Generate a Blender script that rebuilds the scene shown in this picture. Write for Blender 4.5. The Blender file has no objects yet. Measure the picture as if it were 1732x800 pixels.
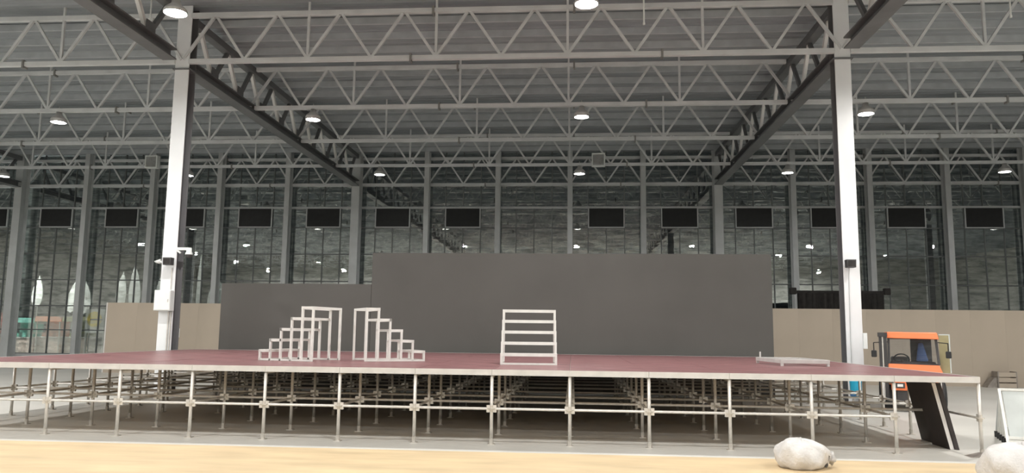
import bpy, math, random
from mathutils import Vector, Matrix
random.seed(7)
scene = bpy.context.scene
COL = scene.collection

# ------------------------------------------------------------------ camera
F_PX, PITCH, YAW, ROLL, CAM_H = 1308.36, 0.1244, 0.0796, 0.0117, 1.72
fw = Vector((-math.sin(YAW)*math.cos(PITCH), math.cos(YAW)*math.cos(PITCH), math.sin(PITCH)))
r0 = Vector((math.cos(YAW), math.sin(YAW), 0)); u0 = r0.cross(fw)
rr = math.cos(ROLL)*r0 + math.sin(ROLL)*u0
uu = -math.sin(ROLL)*r0 + math.cos(ROLL)*u0
cam = bpy.data.cameras.new('camera'); cam_o = bpy.data.objects.new('camera', cam); COL.objects.link(cam_o)
m = Matrix.Identity(4)
for i in range(3):
    m[i][0], m[i][1], m[i][2] = rr[i], uu[i], -fw[i]
m[2][3] = CAM_H
cam_o.matrix_world = m
cam.sensor_fit = 'HORIZONTAL'; cam.sensor_width = 36.0; cam.lens = F_PX/1732*36.0
cam.clip_start = 0.05; cam.clip_end = 400
scene.camera = cam_o

# ------------------------------------------------------------------ world (night outside), exposure
wd = bpy.data.worlds.new('night_sky'); scene.world = wd; wd.use_nodes = True
bg = wd.node_tree.nodes['Background']; bg.inputs[0].default_value = (0.75, 0.85, 1.0, 1); bg.inputs[1].default_value = 0.012
scene.view_settings.view_transform = 'Standard'; scene.view_settings.look = 'None'
scene.view_settings.gamma = 1.0; scene.view_settings.use_curve_mapping = False
scene.view_settings.exposure = 0.0
LAMP_STRENGTH = 1000.0      # lamps switched on (front rows)
LAMP_DIM = 170.0           # the two rows nearest the facade are dimmed

# ------------------------------------------------------------------ materials
MATS = {}
def mat(name, col, rough=0.5, metal=0.0, var=0.12, scale=4.0, bump=0.0, bscale=None, stretch=None, spec=0.5):
    if name in MATS: return MATS[name]
    mt = bpy.data.materials.new(name); mt.use_nodes = True
    nt = mt.node_tree; b = nt.nodes['Principled BSDF']
    b.inputs['Roughness'].default_value = rough; b.inputs['Metallic'].default_value = metal
    b.inputs['Specular IOR Level'].default_value = spec
    tc = nt.nodes.new('ShaderNodeTexCoord'); mp = nt.nodes.new('ShaderNodeMapping')
    nt.links.new(tc.outputs['Object'], mp.inputs[0])
    if stretch: mp.inputs['Scale'].default_value = stretch
    nz = nt.nodes.new('ShaderNodeTexNoise'); nz.inputs['Scale'].default_value = scale; nz.inputs['Detail'].default_value = 5
    nt.links.new(mp.outputs[0], nz.inputs['Vector'])
    rp = nt.nodes.new('ShaderNodeValToRGB')
    rp.color_ramp.elements[0].position = 0.3; rp.color_ramp.elements[1].position = 0.7
    lo = [max(0, c*(1-var)) for c in col]; hi = [min(1, c*(1+var)) for c in col]
    rp.color_ramp.elements[0].color = (*lo, 1); rp.color_ramp.elements[1].color = (*hi, 1)
    nt.links.new(nz.outputs['Fac'], rp.inputs[0]); nt.links.new(rp.outputs[0], b.inputs['Base Color'])
    if bump:
        n2 = nt.nodes.new('ShaderNodeTexNoise'); n2.inputs['Scale'].default_value = bscale or scale*6
        n2.inputs['Detail'].default_value = 4
        nt.links.new(mp.outputs[0], n2.inputs['Vector'])
        bp = nt.nodes.new('ShaderNodeBump'); bp.inputs['Strength'].default_value = bump; bp.inputs['Distance'].default_value = 0.02
        nt.links.new(n2.outputs['Fac'], bp.inputs['Height']); nt.links.new(bp.outputs[0], b.inputs['Normal'])
    MATS[name] = mt
    return mt
def emis(name, col, strength):
    mt = bpy.data.materials.new(name); mt.use_nodes = True; nt = mt.node_tree
    b = nt.nodes['Principled BSDF']; b.inputs['Base Color'].default_value = (0.9, 0.9, 0.9, 1)
    b.inputs['Emission Color'].default_value = (*col, 1); b.inputs['Emission Strength'].default_value = strength
    MATS[name] = mt; return mt
def glass(name, tint, refl, rough=0.0, wavy=0.0):
    mt = bpy.data.materials.new(name); mt.use_nodes = True; nt = mt.node_tree
    nt.nodes.remove(nt.nodes['Principled BSDF']); out = nt.nodes['Material Output']
    t = nt.nodes.new('ShaderNodeBsdfTransparent'); t.inputs[0].default_value = (*tint, 1)
    g = nt.nodes.new('ShaderNodeBsdfGlossy'); g.inputs['Roughness'].default_value = rough; g.inputs[0].default_value = (0.97, 1.0, 0.97, 1)
    mx = nt.nodes.new('ShaderNodeMixShader'); mx.inputs[0].default_value = refl
    nt.links.new(t.outputs[0], mx.inputs[1]); nt.links.new(g.outputs[0], mx.inputs[2]); nt.links.new(mx.outputs[0], out.inputs[0])
    if wavy:
        tc = nt.nodes.new('ShaderNodeTexCoord'); nz = nt.nodes.new('ShaderNodeTexNoise'); nz.inputs['Scale'].default_value = 1.4; nz.inputs['Detail'].default_value = 2
        oi = nt.nodes.new('ShaderNodeObjectInfo'); ad = nt.nodes.new('ShaderNodeVectorMath'); ad.operation = 'ADD'
        nt.links.new(tc.outputs['Object'], ad.inputs[0]); nt.links.new(oi.outputs['Location'], ad.inputs[1])
        sc = nt.nodes.new('ShaderNodeVectorMath'); sc.operation = 'MULTIPLY'; sc.inputs[1].default_value = (0.7, 1, 4.0)
        nt.links.new(ad.outputs[0], sc.inputs[0]); nt.links.new(sc.outputs[0], nz.inputs['Vector'])
        bp = nt.nodes.new('ShaderNodeBump'); bp.inputs['Strength'].default_value = wavy; bp.inputs['Distance'].default_value = 0.02
        nt.links.new(nz.outputs['Fac'], bp.inputs['Height']); nt.links.new(bp.outputs[0], g.inputs['Normal'])
        # noise streaks in reflectivity imitate the broken-up truss reflections
        n2 = nt.nodes.new('ShaderNodeTexNoise'); n2.inputs['Scale'].default_value = 1.0; n2.inputs['Detail'].default_value = 6; n2.inputs['Roughness'].default_value = 0.65
        s2 = nt.nodes.new('ShaderNodeVectorMath'); s2.operation = 'MULTIPLY'; s2.inputs[1].default_value = (1.1, 1, 5.0)
        nt.links.new(ad.outputs[0], s2.inputs[0]); nt.links.new(s2.outputs[0], n2.inputs['Vector'])
        mr = nt.nodes.new('ShaderNodeMapRange'); mr.inputs['From Min'].default_value = 0.38; mr.inputs['From Max'].default_value = 0.62
        mr.inputs['To Min'].default_value = refl*0.55; mr.inputs['To Max'].default_value = min(0.9, refl*1.4)
        nt.links.new(n2.outputs['Fac'], mr.inputs['Value']); nt.links.new(mr.outputs[0], mx.inputs[0])
    MATS[name] = mt; return mt

M_ROOF = mat('roof_sheet', (0.29, 0.315, 0.33), 0.6, 0, 0.10, 0.6)
M_PURLIN = mat('purlin_steel', (0.46, 0.49, 0.51), 0.45, 0, 0.10, 2.0)
M_TRUSS = mat('truss_paint', (0.64, 0.66, 0.665), 0.45, 0, 0.10, 1.5)
M_MAIN = mat('main_truss_shaded', (0.15, 0.155, 0.16), 0.5, 0, 0.10, 1.5)  # dark tone puts the shade of the unlit underside into the colour
M_WEB = mat('web_bar_lit', (0.78, 0.78, 0.76), 0.4, 0, 0.06, 2)  # pale tone paints lamplight onto the bars leaning one way
M_SPLICE = mat('splice_plate_steel', (0.22, 0.22, 0.21), 0.5, 0, 0.1, 3)
M_COLUMN = mat('column_white_paint', (0.80, 0.82, 0.83), 0.30, 0, 0.04, 1.2, spec=0.6)
M_COLGREY = mat('column_dark_grey', (0.16, 0.16, 0.165), 0.5, 0, 0.08, 1.2)  # web and rear flange, darker than the white front flange
M_FACOL = mat('facade_column_paint', (0.54, 0.56, 0.56), 0.5, 0, 0.10, 1.2)
M_MULL = mat('mullion_dark', (0.13, 0.14, 0.14), 0.5, 0, 0.1, 3)
M_GLASS = glass('facade_glass', (0.86, 0.90, 0.89), 0.44, 0.0, 0.035)
M_VENT = mat('vent_black', (0.018, 0.019, 0.019), 0.7, 0, 0.2, 4)
M_FLOOR = mat('polished_concrete', (0.60, 0.585, 0.54), 0.42, 0, 0.08, 0.5)
M_MAT = mat('tan_sheeting', (0.58, 0.445, 0.27), 0.6, 0, 0.14, 1.6, 0.25, 5, (0.5, 1.6, 1))
M_WALL = mat('wall_cladding', (0.42, 0.42, 0.40), 0.6, 0, 0.1, 0.4)
M_DECK = mat('deck_film_ply', (0.25, 0.115, 0.118), 0.36, 0, 0.25, 2.2)
M_ALU = mat('aluminium_edge', (0.60, 0.585, 0.56), 0.4, 0.2, 0.07, 5)
M_GALV = mat('galvanised_tube', (0.66, 0.64, 0.60), 0.38, 0.45, 0.10, 9)
M_ROS = mat('rosette_steel', (0.56, 0.53, 0.48), 0.45, 0.5, 0.15, 9)
M_PLATE = mat('base_plate_steel', (0.30, 0.27, 0.24), 0.5, 0.4, 0.2, 8)
M_STEP = mat('stair_frame_paint', (0.80, 0.80, 0.76), 0.4, 0.1, 0.06, 6)
M_SCREEN = mat('screen_grey', (0.092, 0.088, 0.080), 0.62, 0, 0.10, 0.45)
M_SCRSIDE = mat('screen_side_black', (0.05, 0.05, 0.05), 0.6, 0, 0.1, 3)
M_BEIGE = mat('beige_board', (0.46, 0.39, 0.31), 0.65, 0, 0.07, 0.5)
M_WOODFR = mat('raw_timber', (0.42, 0.32, 0.2), 0.7, 0, 0.2, 3)
M_BLACK = mat('black_cloth', (0.03, 0.027, 0.025), 0.85, 0, 0.3, 5)
M_BLKBD = mat('black_board', (0.035, 0.028, 0.027), 0.6, 0, 0.2, 3)
M_WHTBD = mat('white_board', (0.72, 0.70, 0.67), 0.5, 0, 0.05, 3)
M_ORANGE = mat('orange_paint', (0.82, 0.20, 0.07), 0.4, 0, 0.05, 3)
M_RUBBER = mat('tyre_rubber', (0.025, 0.025, 0.026), 0.8, 0, 0.2, 6)
M_CHASSIS = mat('chassis_dark', (0.045, 0.042, 0.042), 0.55, 0, 0.2, 4)
M_OLIVE = mat('olive_flap', (0.30, 0.26, 0.14), 0.6, 0, 0.15, 3)
M_HOUSING = mat('lamp_housing_grey', (0.50, 0.50, 0.49), 0.4, 0.2, 0.06, 4)
M_LENS = emis('lamp_lens_glow', (1.0, 0.98, 0.95), LAMP_STRENGTH)
M_LENSDIM = emis('lamp_lens_dim', (1.0, 0.98, 0.95), LAMP_DIM)
M_WBOX = mat('white_plastic', (0.82, 0.85, 0.83), 0.4, 0, 0.03, 4)
M_DBOX = mat('dark_plastic', (0.07, 0.07, 0.07), 0.5, 0, 0.1, 5)
M_CYAN = mat('cyan_plastic', (0.04, 0.55, 0.85), 0.35, 0, 0.06, 4)
M_SACK = mat('white_woven_plastic', (0.60, 0.585, 0.57), 0.5, 0, 0.10, 7, 0.6, 30)
M_SILVER = mat('silver_panel', (0.60, 0.63, 0.61), 0.35, 0.4, 0.10, 2)
M_CABGLASS = glass('cab_glass', (0.90, 0.91, 0.93), 0.06)
M_HEADL = mat('headlamp_white', (0.85, 0.83, 0.8), 0.25, 0, 0.03, 4)
M_BLUE = mat('blue_cloth', (0.10, 0.18, 0.40), 0.7, 0, 0.2, 5)
M_ASPHALT = mat('night_asphalt', (0.16, 0.17, 0.165), 0.8, 0, 0.15, 0.5)
M_BANNER = mat('white_banner_cloth', (0.80, 0.80, 0.77), 0.7, 0, 0.06, 2)

# ------------------------------------------------------------------ mesh helpers
class MB:
    def __init__(s): s.v = []; s.f = []; s.smooth = False
    def add(s, vs, fs):
        o = len(s.v); s.v += [tuple(p) for p in vs]; s.f += [tuple(o+i for i in f) for f in fs]; return s
    def box(s, x0, x1, y0, y1, z0, z1):
        return s.add([(x0,y0,z0),(x1,y0,z0),(x1,y1,z0),(x0,y1,z0),(x0,y0,z1),(x1,y0,z1),(x1,y1,z1),(x0,y1,z1)],
                     [(0,3,2,1),(4,5,6,7),(0,1,5,4),(1,2,6,5),(2,3,7,6),(3,0,4,7)])
    def bar(s, a, b, w, h=None, up=(0,0,1)):
        """rectangular bar from a to b, w wide, h tall"""
        a = Vector(a); b = Vector(b); h = h or w; d = (b-a).normalized(); up = Vector(up)
        if abs(d.dot(up)) > 0.98: up = Vector((0,1,0))
        x = d.cross(up).normalized(); y = x.cross(d).normalized()
        x *= w/2; y *= h/2
        vs = [a-x-y, a+x-y, a+x+y, a-x+y, b-x-y, b+x-y, b+x+y, b-x+y]
        return s.add(vs, [(0,3,2,1),(4,5,6,7),(0,1,5,4),(1,2,6,5),(2,3,7,6),(3,0,4,7)])
    def tube(s, a, b, r, n=8, r2=None):
        a = Vector(a); b = Vector(b); r2 = r if r2 is None else r2; d = (b-a).normalized(); up = Vector((0,0,1))
        if abs(d.dot(up)) > 0.98: up = Vector((0,1,0))
        x = d.cross(up).normalized(); y = x.cross(d).normalized()
        vs = []
        for k in range(n):
            t = 2*math.pi*k/n; e = x*math.cos(t)+y*math.sin(t); vs += [a+e*r, b+e*r2]
        fs = [(2*k, 2*((k+1)%n), 2*((k+1)%n)+1, 2*k+1) for k in range(n)]
        fs += [tuple(2*k for k in range(n))[::-1], tuple(2*k+1 for k in range(n))]
        return s.add(vs, fs)
    def lathe(s, prof, n=20, c=(0,0,0)):
        o = []
        for (r, z) in prof:
            for k in range(n):
                t = 2*math.pi*k/n; o.append((c[0]+r*math.cos(t), c[1]+r*math.sin(t), c[2]+z))
        fs = []
        for i in range(len(prof)-1):
            for k in range(n):
                fs.append((i*n+k, i*n+(k+1)%n, (i+1)*n+(k+1)%n, (i+1)*n+k))
        return s.add(o, fs)
    def path(s, pts, r, n=6):
        for a, b in zip(pts[:-1], pts[1:]): s.tube(a, b, r, n)
        return s
    def prism(s, poly, y0, y1):
        """polygon in x,z extruded along y"""
        n = len(poly)
        vs = [(x, y0, z) for x, z in poly] + [(x, y1, z) for x, z in poly]
        fs = [tuple(range(n)), tuple(range(2*n-1, n-1, -1))] + [(k, k+n, (k+1)%n+n, (k+1)%n) for k in range(n)]
        return s.add(vs, fs)
    def mesh(s, name, mt, bevel=0.0):
        me = bpy.data.meshes.new(name); me.from_pydata(s.v, [], s.f); me.materials.append(mt)
        if s.smooth:
            for p in me.polygons: p.use_smooth = True
        me.update(); me['bv'] = bevel
        return me
def obj(name, me, parent=None, loc=(0,0,0), rot=(0,0,0)):
    o = bpy.data.objects.new(name, me); COL.objects.link(o)
    o.location = loc; o.rotation_euler = rot
    if parent is not None: o.parent = parent
    if me is not None and me.get('bv', 0) > 0:
        b = o.modifiers.new('bevel', 'BEVEL'); b.width = me['bv']; b.segments = 2; b.limit_method = 'ANGLE'
    return o
def tag(o, label, cat, group=None):
    o['label'] = label; o['category'] = cat
    if group: o['group'] = group
    return o
def thing(name, label, cat, loc=(0,0,0), rz=0.0, group=None):
    o = bpy.data.objects.new(name, None); o.empty_display_size = 0.2; COL.objects.link(o)
    o.location = loc; o.rotation_euler = (0,0,rz)
    return tag(o, label, cat, group)
def struct(o): o['kind'] = 'structure'; return o
def copy_tree(o, parent=None):
    c = o.copy(); COL.objects.link(c)
    if parent is not None: c.parent = parent
    for ch in list(o.children): copy_tree(ch, c)
    return c
ORD = ['first','second','third','fourth','fifth','sixth','seventh','eighth','ninth','tenth','eleventh','twelfth','thirteenth','fourteenth','fifteenth']

# ------------------------------------------------------------------ dimensions of the hall
XL, XR = -11.40, 7.32                    # the two white columns
BAY = XR - XL; NODE = BAY/10
D1, DD = 20.98, 4.72                     # first truss row in view, row spacing
YW = D1 + 4*DD                           # glass facade
ZB, ZT = 9.48, 10.88                     # truss chords
X_MIN, X_MAX, Y_MIN = XL-2*BAY, XR+2*BAY, -17.0
Z_ROOF = 11.22

# ------------------------------------------------------------------ setting
struct(obj('floor', MB().box(X_MIN, X_MAX, Y_MIN, YW+0.3, -0.2, 0).mesh('floor', M_FLOOR)))
struct(obj('ground', MB().box(-110, 110, YW+0.3, 110, -0.3, -0.05).mesh('ground', M_ASPHALT)))
# corrugated roof sheets, ribs along x
mb = MB(); prof = []; y = Y_MIN
while y < YW+0.4:
    prof += [(y, 0), (y+0.20, 0), (y+0.235, 0.05), (y+0.315, 0.05)]; y += 0.35
vs = []; fs = []
for (py, pz) in prof: vs += [(X_MIN, py, Z_ROOF+pz), (X_MAX, py, Z_ROOF+pz)]
for i in range(len(prof)-1): fs.append((2*i, 2*i+2, 2*i+3, 2*i+1))
n0 = len(vs)
vs += [(X_MIN, Y_MIN, Z_ROOF+0.3), (X_MAX, Y_MIN, Z_ROOF+0.3), (X_MAX, YW+0.4, Z_ROOF+0.3), (X_MIN, YW+0.4, Z_ROOF+0.3)]
fs.append((n0, n0+1, n0+2, n0+3))
ceiling = struct(obj('ceiling', MB().add(vs, fs).mesh('ceiling', M_ROOF)))
pm = MB().box(X_MIN, X_MAX, -0.035, 0.035, -0.22, 0).mesh('purlin', M_PURLIN)
for k in range(-30, 16):
    if k % 4 == 0 and k >= 0: continue
    yy = D1 + k*DD/4
    if yy > Y_MIN+0.3 and yy < YW-0.3: obj('purlin', pm, ceiling, (0, yy, Z_ROOF))
struct(obj('wall_rear', MB().box(X_MIN, X_MAX, Y_MIN-0.3, Y_MIN, 0, Z_ROOF+0.3).mesh('wall_rear', M_WALL)))
struct(obj('wall_left', MB().box(X_MIN-0.3, X_MIN, Y_MIN, YW, 0, Z_ROOF+0.3).mesh('wall_left', M_WALL)))
struct(obj('wall_right', MB().box(X_MAX, X_MAX+0.3, Y_MIN, YW, 0, Z_ROOF+0.3).mesh('wall_right', M_WALL)))

# glass facade: one window per bay between facade columns
FB = BAY/5
ROWZ = [0.0, 0.35, 1.62, 2.92, 4.32, 5.76, 7.18, 8.25, 9.45, Z_ROOF]
PW = FB/4
pane_me = {}
def pane_mesh(z0, z1):
    k = round(z1-z0, 3)
    if k not in pane_me: pane_me[k] = MB().box(-PW/2+0.012, PW/2-0.012, -0.012, 0.012, 0.02, z1-z0-0.02).mesh('pane', M_GLASS)
    return pane_me[k]
mull_me = MB().box(-0.025, 0.025, -0.05, 0.05, 0, Z_ROOF).mesh('mullion', M_MULL)
tr_me = MB().box(-FB/2, FB/2, -0.045, 0.045, -0.028, 0.028).mesh('transom', M_MULL)
trl_me = MB().box(-FB/2, FB/2, -0.10, 0.06, -0.05, 0.05).mesh('transom', M_FACOL)
sill_me = MB().box(-FB/2, FB/2, -0.1, 0.1, 0, 0.34).mesh('sill', M_FACOL)
vent_me = MB().box(-PW+0.03, PW-0.03, -0.03, 0.03, 0.04, 1.03).mesh('vent', M_VENT)
vfr = MB()
for a in ((-PW, -PW+0.05, 0, 1.07), (PW-0.05, PW, 0, 1.07), (-PW, PW, 0, 0.05), (-PW, PW, 1.02, 1.07)):
    vfr.box(a[0], a[1], -0.07, 0.04, a[2], a[3])
vfr_me = vfr.mesh('vent_frame', M_FACOL)
NB0, NB1 = -8, 8
wn = 0
for b in range(NB0, NB1+5):
    xc = XL + (b+0.5)*FB; wn += 1
    w = bpy.data.objects.new('window_%d' % wn, None); COL.objects.link(w); w.location = (xc, YW+0.1, 0); struct(w)
    has_vent = b != 2
    obj('sill', sill_me, w)
    for i in range(1, 9):
        z = ROWZ[i]
        obj('transom', trl_me if z in (8.25, 9.45) else tr_me, w, (0, 0, z))
    for q in (-1, 0, 1): 
        obj('mullion', mull_me, w, (q*PW, 0, 0))
    for i in range(1, 9):
        for q in range(4):
            if has_vent and i == 6 and q in (1, 2): continue
            obj('pane', pane_mesh(ROWZ[i], ROWZ[i+1]), w, ((q-1.5)*PW, 0, ROWZ[i]))
    if has_vent:
        v_ = obj('vent', vent_me, w, (0, -0.06, 7.18)); obj('vent_frame', vfr_me, v_)

# ------------------------------------------------------------------ facade columns
def hcol(w, d, z):
    t = 0.05
    return (MB().box(-w/2, w/2, -d, -d+t, 0, z).box(-w/2, w/2, -t, 0, 0, z).box(-0.03, 0.03, -d+t, -t, 0, z))
fc_s = hcol(0.26, 0.48, Z_ROOF).mesh('facade_column', M_FACOL)
fc_b = hcol(0.42, 0.62, Z_ROOF).mesh('facade_column', M_FACOL)
vis = 0
for b in range(NB0, NB1+6):
    x = XL + b*FB; big = (b % 5 == 0)
    o = obj('facade_column', fc_b if big else fc_s, None, (x, YW-0.02, 0))
    if -31 < x < 21:
        vis += 1
        lab = '%s grey steel column on the glass facade, %s facade column from the left' % ('wide' if big else 'slim', ORD[vis-1])
        tag(o, lab, 'column', 'columns along the glass facade')
    else:
        tag(o, 'grey steel column on the glass facade, out of sight beside the photo', 'column', 'columns along the glass facade')

# ------------------------------------------------------------------ white hall columns
COLW = 0.42
def white_column(x, y, label, group='white hall columns'):
    c = thing('hall_column', label, 'column', (x, y, 0), 0, group)
    obj('flange', MB().box(-COLW/2, COLW/2, 0, 0.035, 0.03, Z_ROOF-0.02).mesh('flange', M_COLUMN, 0.004), c)
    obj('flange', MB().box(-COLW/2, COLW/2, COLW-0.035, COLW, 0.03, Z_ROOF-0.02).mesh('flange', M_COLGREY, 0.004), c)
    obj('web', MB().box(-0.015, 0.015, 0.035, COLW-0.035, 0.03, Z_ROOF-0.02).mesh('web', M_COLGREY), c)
    obj('base_plate', MB().box(-0.28, 0.28, -0.10, COLW+0.10, 0, 0.03).mesh('base_plate', M_PLATE), c)
    obj('cap_plate', MB().box(-0.26, 0.26, -0.05, COLW+0.05, ZB-0.24, ZB-0.20).mesh('cap_plate', M_MAIN), c)
    return c
colL = white_column(XL, D1, 'white steel column with a white control box, left of the grey screen')
colR = white_column(XR, D1, 'white steel column brightly lit, right of the grey screen near the orange vehicle')
for x in (XL-BAY, XR+BAY): white_column(x, D1, 'white steel column standing outside the frame of the photo', 'hall columns out of frame')
for x in (XL, XR): white_column(x, D1-4*DD-2, 'white steel column standing behind the camera', 'hall columns out of frame')

# ------------------------------------------------------------------ roof trusses along x
CH = 0.13; DG = 0.075
hgt = ZT-ZB
t_bot = MB().box(COLW/2, BAY-COLW/2, -CH/2, CH/2, -CH/2, CH/2).mesh('bottom_chord', M_TRUSS)
t_top = MB().box(COLW/2, BAY-COLW/2, -CH/2, CH/2, hgt-CH/2, hgt+CH/2).mesh('top_chord', M_TRUSS)
t_up = MB().bar((0.03,0,CH/2), (NODE/2-0.05,0,hgt-CH/2), DG, DG, (0,1,0)).mesh('diagonal', M_TRUSS)
t_dn = MB().bar((NODE/2+0.05,0,hgt-CH/2), (NODE-0.03,0,CH/2), DG, DG, (0,1,0)).mesh('diagonal', M_TRUSS)
t_po = MB().box(-0.035, 0.035, -0.035, 0.035, CH/2, hgt-CH/2).mesh('post', M_TRUSS)
t_sp = MB().box(-0.03, 0.03, -0.10, 0.10, -0.13, 0.11).mesh('splice_plate', M_SPLICE)
t_hang = MB().box(-0.03, 0.03, -0.03, 0.03, hgt+CH/2, Z_ROOF-ZB).mesh('purlin_cleat', M_TRUSS)
simple = MB()
simple.box(COLW/2, BAY-COLW/2, -CH/2, CH/2, -CH/2, CH/2).box(COLW/2, BAY-COLW/2, -CH/2, CH/2, hgt-CH/2, hgt+CH/2)
for k in range(10):
    simple.bar((k*NODE+0.03,0,CH/2), ((k+.5)*NODE-0.05,0,hgt-CH/2), DG, DG, (0,1,0)).bar(((k+.5)*NODE+0.05,0,hgt-CH/2), ((k+1)*NODE-0.03,0,CH/2), DG, DG, (0,1,0))
for k in (2, 4, 6, 8): simple.box(k*NODE-.035, k*NODE+.035, -.035, .035, CH/2, Z_ROOF-ZB)
simple_me = simple.mesh('roof_truss', M_TRUSS)
ROWN = ['nearest row', 'second row', 'third row', 'fourth row', 'farthest row']
BAYN = {-1: 'left of the left white column line', 0: 'between the two white column lines', 1: 'right of the right white column line'}
proto = None
for k in range(-7, 5):
    for b in (-2, -1, 0, 1, 2):
        loc = (XL+b*BAY, D1+k*DD, ZB)
        if loc[1] < Y_MIN+1: continue
        if k < 0 or abs(b) > 1:
            if b == 2: continue
            if b == -2 and loc[0] < X_MIN-0.1: continue
            tag(obj('roof_truss', simple_me, None, loc), 'grey lattice roof truss outside the frame of the photo', 'truss', 'roof trusses out of frame')
            continue
        lab = 'grey lattice roof truss, %s from the camera, %s' % (ROWN[k], BAYN[b])
        if proto is None:
            t = thing('roof_truss', lab, 'truss', loc, 0, 'roof trusses across the hall')
            obj('bottom_chord', t_bot, t); obj('top_chord', t_top, t)
            for q in range(10):
                obj('diagonal', t_up, t, (q*NODE, 0, 0)); obj('diagonal', t_dn, t, (q*NODE, 0, 0))
            for q in (2, 4, 6, 8): obj('post', t_po, t, (q*NODE, 0, 0)); obj('purlin_cleat', t_hang, t, (q*NODE, 0, 0))
            for q in (3.62, 7.4): obj('splice_plate', t_sp, t, (q*NODE, 0, 0))
            for q in (3.95, 6.1): obj('splice_plate', t_sp, t, (q*NODE, 0, hgt))
            proto = t
        else:
            t = copy_tree(proto); t.location = loc; t['label'] = lab

# main trusses along y on the column lines
YA = COLW+0.06; YE = 4*DD-0.70; MN = DD/2.5; ML = 4*DD; MH = ZT-ZB
def main_truss(x, y0, label, group, detailed=True):
    t = thing('main_truss', label, 'truss', (x, y0, ZB), 0, group)
    bm = MB().box(-0.2, 0.2, YA, YE, -0.20, -0.16).box(-0.2, 0.2, YA, YE, 0.08, 0.12).box(-0.02, 0.02, YA, YE, -0.16, 0.08)
    obj('bottom_chord', bm.mesh('bottom_chord', M_MAIN), t)
    obj('top_chord', MB().box(-0.14, 0.14, YA, YE, MH-0.12, MH+0.10).mesh('top_chord', M_MAIN), t)
    u_me = MB().bar((0,0.05,0.12), (0,MN/2-0.04,MH-0.12), 0.13, 0.10, (1,0,0)).mesh('diagonal', M_MAIN)
    d_me = MB().bar((0,MN/2+0.04,MH-0.12), (0,MN-0.05,0.12), 0.13, 0.10, (1,0,0)).mesh('diagonal', M_WEB)  # lit-looking copy; the opposite slope keeps the shaded tone
    for k in range(10):
        if k > 0: obj('diagonal', u_me, t, (0, k*MN, 0))
        if k < 9: obj('diagonal', d_me, t, (0, k*MN, 0))
    g_me = MB().prism([(-0.01,0.0),(0.01,0.0),(0.01,0.34),(-0.01,0.34)], -0.22, 0.22).mesh('gusset_plate', M_MAIN)
    for k in range(1, 10): obj('gusset_plate', g_me, t, (0.08, k*MN, 0.10)); 
    return t
main_truss(XL, D1, 'dark main truss running back from the left white column to the glass facade', 'main trusses along the hall')
main_truss(XR, D1, 'dark main truss running back from the right white column to the glass facade', 'main trusses along the hall')
main_truss(XL, D1-4*DD, 'dark main truss running from the left white column towards the camera', 'main trusses along the hall')
main_truss(XR, D1-4*DD, 'dark main truss running from the right white column towards the camera', 'main trusses along the hall')
main_truss(XL-BAY, D1, 'dark main truss meeting the facade at the far left edge of the photo', 'main trusses along the hall')

# ------------------------------------------------------------------ high-bay lamps
lh = MB(); lh.smooth = True
lh.lathe([(0.0, 0.30), (0.09, 0.30), (0.10, 0.20), (0.24, 0.07), (0.27, 0.0), (0.255, 0.0), (0.23, 0.03), (0.0, 0.03)], 20)
lh_me = lh.mesh('housing', M_HOUSING)
ll = MB().lathe([(0.235, 0.004), (0.20, -0.002), (0.0, -0.004)], 16); ll_me = ll.mesh('lens', M_LENS); ll_dim = MB().lathe([(0.235, 0.004), (0.20, -0.002), (0.0, -0.004)], 16).mesh('lens', M_LENSDIM)
sk = MB().lathe([(0.262, 0.01), (0.262, -0.085), (0.25, -0.085), (0.25, 0.01)], 20); sk.smooth = True; sk_me = sk.mesh('shade_ring', M_HOUSING)
sk_short = MB().lathe([(0.262, 0.01), (0.262, -0.03), (0.25, -0.03), (0.25, 0.01)], 20).mesh('shade_ring', M_HOUSING)
lr_me = MB().tube((0,0,0.30), (0,0,0.50), 0.02, 6).box(-0.05, 0.05, -0.05, 0.05, 0.24, 0.31).mesh('hanger', M_HOUSING)
LX = [XL+BAY*0.125 + 0.0 + 0.0]
LAMPY = [D1-DD*k for k in (7, 5, 3, 1, -1, -3)]
lp = None
names = {
 (3,-1): 'glaring round high-bay lamp above the left white column at the top edge',
 (3,0): 'glaring round high-bay lamp at the top centre of the photo',
 (3,1): 'glaring round high-bay lamp at the top right edge of the photo',
 (4,-2): 'high-bay lamp under the second truss row, far left of the left white column',
 (4,-1): 'high-bay lamp under the second truss row, just right of the left white column',
 (4,0): 'high-bay lamp under the second truss row, middle of the photo',
 (4,1): 'high-bay lamp under the second truss row, just right of the right white column',
 (5,-3): 'distant high-bay lamp under the fourth truss row at the far left edge',
 (5,-2): 'distant high-bay lamp under the fourth truss row, beside the left white column',
 (5,-1): 'distant high-bay lamp under the fourth truss row, above the left end of the tall screen',
 (5,0): 'distant high-bay lamp under the fourth truss row, above the middle of the tall screen',
 (5,1): 'distant high-bay lamp under the fourth truss row, left of the right white column',
 (5,2): 'distant high-bay lamp under the fourth truss row, at the far right edge'}
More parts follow.
